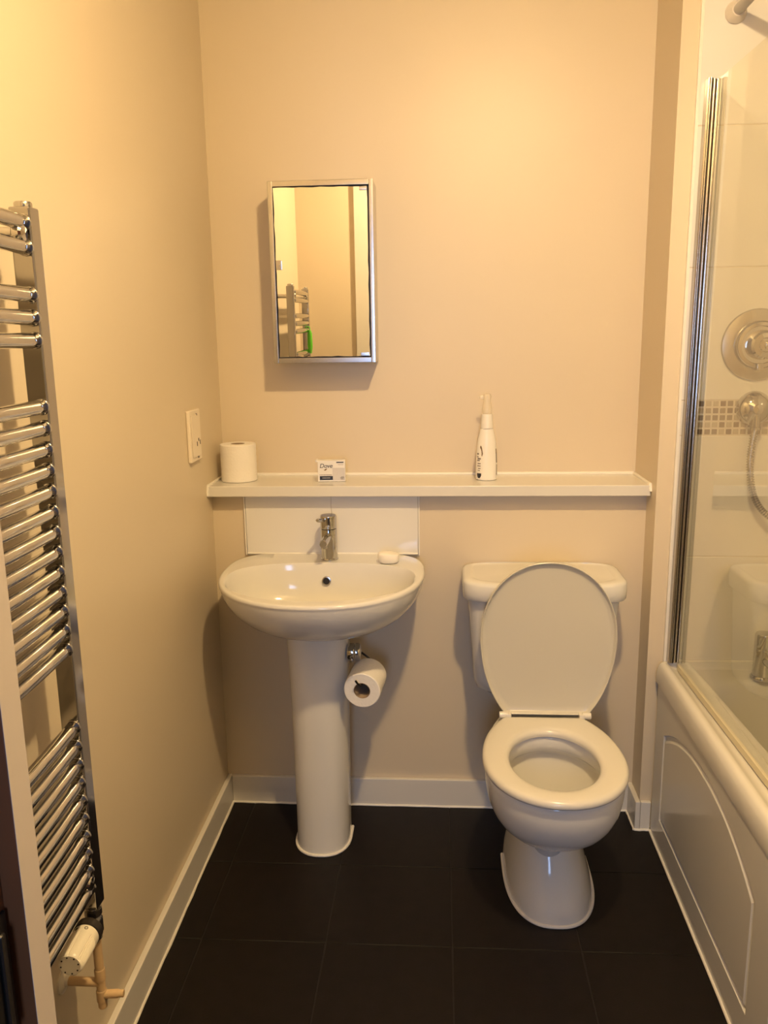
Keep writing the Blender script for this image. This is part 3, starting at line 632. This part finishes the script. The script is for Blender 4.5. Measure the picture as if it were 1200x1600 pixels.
# ------------------------------------------------------------------ bath
BY0, BY1, BX0, BX1 = YN+0.003, YT-0.001, 0.599, XR-0.004
def rrect(x0, x1, y0, y1, r, z, n=14):
    pts = []
    for cx, cy, a0 in ((x1-r, y1-r, 0), (x0+r, y1-r, 90), (x0+r, y0+r, 180), (x1-r, y0+r, 270)):
        for k in range(n+1):
            a = math.radians(a0+90*k/n); pts.append((cx+r*math.cos(a), cy+r*math.sin(a), z))
    return pts
def brim(d, z, r=0.012): return rrect(BX0+d, BX1-d*0.3, BY0+d*0.3, BY1-d*0.3, r, z)
def binn(d, z, r): return rrect(BX0+0.105+d, BX1-0.06-d, BY0+0.10+d*1.7, BY1-0.085-d*1.2, r, z)
bt = thing('bath', 'white acrylic bathtub with an arched moulded side panel behind the glass screen', 'bathtub', (0.95, 1.44, 0))
R = [brim(0.004, 0.462), brim(0.0, 0.463), brim(-0.001, 0.472), brim(-0.0005, 0.488), brim(0.002, 0.503), brim(0.0065, 0.5135), brim(0.012, 0.518), brim(0.017, 0.519), brim(0.0225, 0.5185), brim(0.028, 0.515), brim(0.036, 0.5085), brim(0.045, 0.5025), brim(0.053, 0.5005), brim(0.062, 0.5005),
     binn(-0.02, 0.5005, 0.09), binn(-0.008, 0.500, 0.10), binn(0.0, 0.496, 0.11), binn(0.006, 0.484, 0.115), binn(0.018, 0.41, 0.12), binn(0.035, 0.30, 0.13), binn(0.055, 0.19, 0.13), binn(0.085, 0.145, 0.12), binn(0.14, 0.128, 0.09)]
bm = bmn(); loft(bm, R, False, True); finish('tub', bm, m_acr, bt, ang=50)
b = bmn(); box(b, 0.632, XR-0.01, YT-0.006, YT+0.001, 0.497, 0.5225, 0.003); finish('sealant', b, m_seal, bt)
# bath panel with two arched grooves
PXF = 0.6065
bp = bt
PR = Matrix.Translation((PXF, 2.178, 0)) @ Matrix.Rotation(math.radians(-0.45), 4, 'Z') @ Matrix.Translation((-PXF, -2.178, 0))
def arch(y0, y1, z0, zs, zp, d, n=26):
    """closed loop, inset by d"""
    pts = [(y0-d, z0+d), (y0-d, zs-d)] if False else []
    yc, hw_ = (y0+y1)/2, abs(y0-y1)/2
    loop = [(yc+hw_-d, z0+d)]
    for k in range(n+1):
        u = 1-2*k/n
        z = zs+(zp-zs)*(1-abs(u)**2.3)
        loop.append((yc+u*(hw_-d), z-d))
    loop.append((yc-hw_+d, z0+d))
    return loop
b = bmn()
y0p, y1p = BY0+0.002, 2.1785
ov_ = [b.verts.new((PXF, y, z)) for y, z in ((y1p, 0.0), (y1p, 0.464), (y0p, 0.464), (y0p, 0.0))]
edges = [b.edges.new((ov_[i], ov_[(i+1) % 4])) for i in range(4)]
for (ya, yb) in ((2.096, 1.424), (1.325, 0.655)):
    prev = None
    for d, dep in ((0.0, 0.0), (0.003, 0.0055), (0.009, 0.0058), (0.013, 0.0015), (0.016, 0.0)):
        lp_ = [b.verts.new((PXF+dep, y, z)) for y, z in arch(ya, yb, 0.086, 0.340, 0.422, d)]
        m_ = len(lp_)
        if prev is None: edges += [b.edges.new((lp_[i], lp_[(i+1) % m_])) for i in range(m_)]
        else:
            for i in range(m_): b.faces.new((prev[i], prev[(i+1) % m_], lp_[(i+1) % m_], lp_[i]))
        prev = lp_
    b.faces.new(prev)
bmesh.ops.triangle_fill(b, use_beauty=True, use_dissolve=False, edges=edges)
bk = [b.verts.new((PXF+0.012, v.co.y, v.co.z)) for v in ov_]
for i in range(4): b.faces.new((ov_[i], ov_[(i+1) % 4], bk[(i+1) % 4], bk[i]))
b.faces.new(bk)
bmesh.ops.transform(b, matrix=PR, verts=b.verts)
lab(finish('side_panel', b, m_acr, bp, True, 20), 'moulded panel with two arched grooves')
bs = bmn(); tube(bs, [PR @ Vector((PXF-0.001, y1p-(y1p-y0p)*i/30, 0.002+random.uniform(-0.0008, 0.0008))) for i in range(31)], 0.0042, 8); finish('sealant', bs, m_seal, bp)

# bath mixer on the end of the rim
bx_ = thing('bath_tap', 'squat chrome bath tap on the end of the bath rim', 'tap', (0.857, 2.115, 0.501))
finish('tap_base', lathe(bmn(), [(0, 0), (0.029, 0), (0.029, 0.006), (0.026, 0.010), (0, 0.010)], (0.857, 2.115, 0.501), n=36), m_chrome, bx_)
finish('tap_body', lathe(bmn(), [(0, 0.010), (0.0245, 0.010), (0.0245, 0.082), (0.0235, 0.084), (0.0245, 0.086), (0.0245, 0.122), (0.022, 0.126), (0.0, 0.127)], (0.857, 2.115, 0.501), n=36), m_chrome, bx_)
b = bmn(); tube(b, [(0.860, 2.10, 0.558), (0.862, 2.05, 0.556), (0.863, 2.00, 0.548), (0.863, 1.985, 0.540)], [0.014, 0.013, 0.012, 0.010], 18); finish('tap_spout', b, m_chrome, bx_)

# ------------------------------------------------------------------ glass bath screen
sc = thing('bath_screen', 'clear glass bath screen hinged on a chrome post at the tiled wall', 'shower screen', (0.65, 2.17, 0.515))
lean_m = Matrix.Translation((0.64, 2.17, 0.52)) @ Matrix.Rotation(math.radians(0.42), 4, 'Y') @ Matrix.Translation((-0.64, -2.17, -0.52))
swing = Matrix.Translation((0.651, 2.152, 0.52)) @ Matrix.Rotation(math.radians(1.1), 4, 'Z') @ Matrix.Translation((-0.651, -2.152, -0.52))
def leaned(bm): bmesh.ops.transform(bm, matrix=lean_m, verts=bm.verts); return bm
SZ0, SZ1 = 0.522, 1.997
b = bmn(); box(b, 0.6255, 0.6355, 2.160, YT, SZ0, SZ1, 0.002)
for x in (0.6285, 0.6328): tube(b, [(x, 2.160, SZ0+0.001), (x, 2.160, SZ1-0.001)], 0.0021, 12)
finish('wall_profile', leaned(b), m_screenmetal, sc)
b = bmn(); tube(b, [(0.6410, 2.162, SZ0+0.002), (0.6410, 2.162, SZ1-0.004)], 0.0044, 18); box(b, 0.6452, 0.6515, 2.154, 2.168, SZ0+0.002, SZ1-0.004, 0.0015)
finish('hinge_profile', leaned(b), m_screenmetal, sc)
b = bmn(); box(b, 0.6354, 0.6368, 2.159, 2.168, SZ0, SZ1-0.002); finish('profile_gasket', leaned(b), m_dchrome, sc, False)
b = bmn(); box(b, 0.6485, 0.6545, 1.34, 2.155, SZ0-0.002, SZ1-0.006, 0.0008); bmesh.ops.transform(b, matrix=swing, verts=b.verts); gl_ = finish('glass_panel', leaned(b), m_glass, sc, False)
b = bmn(); box(b, 0.647, 0.656, 1.34, 2.155, SZ0-0.018, SZ0-0.001, 0.002); bmesh.ops.transform(b, matrix=swing, verts=b.verts); finish('bottom_seal', b, pm('seal_vinyl', (0.60, 0.54, 0.38), 0.35, noise=0.03), sc)

# ------------------------------------------------------------------ shower fittings
vx, vz_ = 0.806, 1.373
sv = thing('shower_valve', 'round chrome concealed shower valve on the tiles over the mosaic band', 'shower valve', (vx, YT, vz_))
ax = (0, -1, 0)
finish('cover_plate', lathe(bmn(), [(0, 0), (0.090, 0), (0.0905, 0.003), (0.088, 0.007), (0.070, 0.011), (0.060, 0.011), (0, 0.011)], (vx, YT, vz_), ax, 64), m_chrome2, sv)
rg_ = finish('dial_ring', lathe(bmn(), [(0, 0.011), (0.060, 0.011), (0.060, 0.020), (0.056, 0.026), (0.048, 0.027), (0.046, 0.022), (0, 0.022)], (vx, YT, vz_), ax, 56), m_chrome, sv)
b = bmn(); box(b, vx-0.009, vx+0.009, YT-0.034, YT-0.010, vz_-0.064, vz_-0.045, 0.004); finish('lever_tab', b, m_chrome2, rg_)
kb = finish('control_knob', lathe(bmn(), [(0, 0.02), (0.036, 0.02), (0.037, 0.024), (0.035, 0.045), (0.030, 0.050), (0.018, 0.051), (0.016, 0.054), (0, 0.055)], (vx+0.004, YT, vz_), ax, 48), m_chrome, sv)
b = bmn(); box(b, vx-0.002, vx+0.042, YT-0.062, YT-0.040, vz_-0.010, vz_+0.010, 0.006); finish('lever', b, m_chrome, kb)
hx, hz = 0.809, 1.212
so = thing('shower_outlet', 'domed chrome hose outlet on the mosaic band below the shower valve', 'shower outlet', (hx, YT, hz))
finish('dome', lathe(bmn(), [(0, 0), (0.045, 0), (0.0455, 0.004), (0.043, 0.014), (0.036, 0.023), (0.026, 0.030), (0.014, 0.034), (0.012, 0.037), (0.0, 0.038)], (hx, YT, hz), ax, 48), m_chrome, so)
b = bmn(); lathe(b, [(0, 0), (0.0125, 0), (0.0125, 0.036), (0.0145, 0.037), (0.0145, 0.045), (0, 0.045)], (hx-0.001, YT-0.022, hz-0.008), (0, 0, -1), 24); finish('hose_socket', b, m_chrome, so)
path = spline([(0.8075, 2.163, 1.1575), (0.802, 2.160, 1.12), (0.799, 2.155, 1.068), (0.808, 2.150, 1.006), (0.825, 2.148, 0.966), (0.855, 2.146, 0.936), (0.90, 2.145, 0.925), (0.96, 2.146, 0.955), (1.0, 2.15, 1.05), (1.015, 2.155, 1.25), (1.02, 2.16, 1.50)], 12)
# resample evenly and rib it
segs = [0.0]
for i in range(1, len(path)): segs.append(segs[-1]+(path[i]-path[i-1]).length)
def at(s):
    for i in range(1, len(path)):
        if segs[i] >= s: t = (s-segs[i-1])/max(1e-9, segs[i]-segs[i-1]); return path[i-1].lerp(path[i], t)
    return path[-1]
P = []; Rr = []; s = 0.0; k = 0
while s < segs[-1]:
    P.append(at(s)); Rr.append((0.0090, 0.0090, 0.0064, 0.0064)[k % 4]); s += (0.0034, 0.0008, 0.0016, 0.0008)[k % 4]; k += 1
b = bmn(); tube(b, P, Rr, 14); shs = tag(finish('shower_hose', b, m_chrome2, ang=60, base=(0.8075, 2.163, 1.160)), 'ribbed chrome shower hose looping down from the domed outlet', 'hose')
hh_ = thing('shower_handset', 'chrome hand shower on a wall cradle where the hose ends', 'shower head', (1.02, YT, 1.52))
b = bmn(); lathe(b, [(0, 0), (0.02, 0), (0.02, 0.006), (0.011, 0.008), (0.011, 0.030), (0, 0.030)], (1.02, YT, 1.52), ax, 24); finish('cradle', b, m_chrome, hh_)
b = bmn(); tube(b, [(1.02, 2.160, 1.49), (1.02, 2.158, 1.56), (1.02, 2.145, 1.66), (1.02, 2.125, 1.70)], [0.011, 0.0125, 0.012, 0.014], 18); lathe(b, [(0, 0), (0.03, 0.0), (0.042, 0.012), (0.042, 0.02), (0, 0.022)], (1.02, 2.125, 1.705), (0, -0.8, -0.5), 32); finish('head', b, m_chrome, hh_)

# shower curtain rail
cr = thing('curtain_rail', 'grey tubular shower curtain rail with a round end flange high on the tiles', 'curtain rail', (0.698, YT, 2.142))
b = bmn(); tube(b, [(0.698, YT-0.004, 2.142), (0.698, YN+0.004, 2.142)], 0.0125, 24); finish('rail_tube', b, m_rail, cr)
b = bmn()
lathe(b, [(0, 0), (0.024, 0), (0.0255, 0.003), (0.023, 0.010), (0.017, 0.020), (0.0155, 0.024), (0, 0.024)], (0.698, YT, 2.142), ax, 36); finish('end_flange', b, m_flange, cr)
b = bmn(); lathe(b, [(0, 0), (0.024, 0), (0.0255, 0.003), (0.023, 0.010), (0.0155, 0.024), (0, 0.024)], (0.698, YN, 2.142), (0, 1, 0), 36); finish('end_flange', b, m_flange, cr)
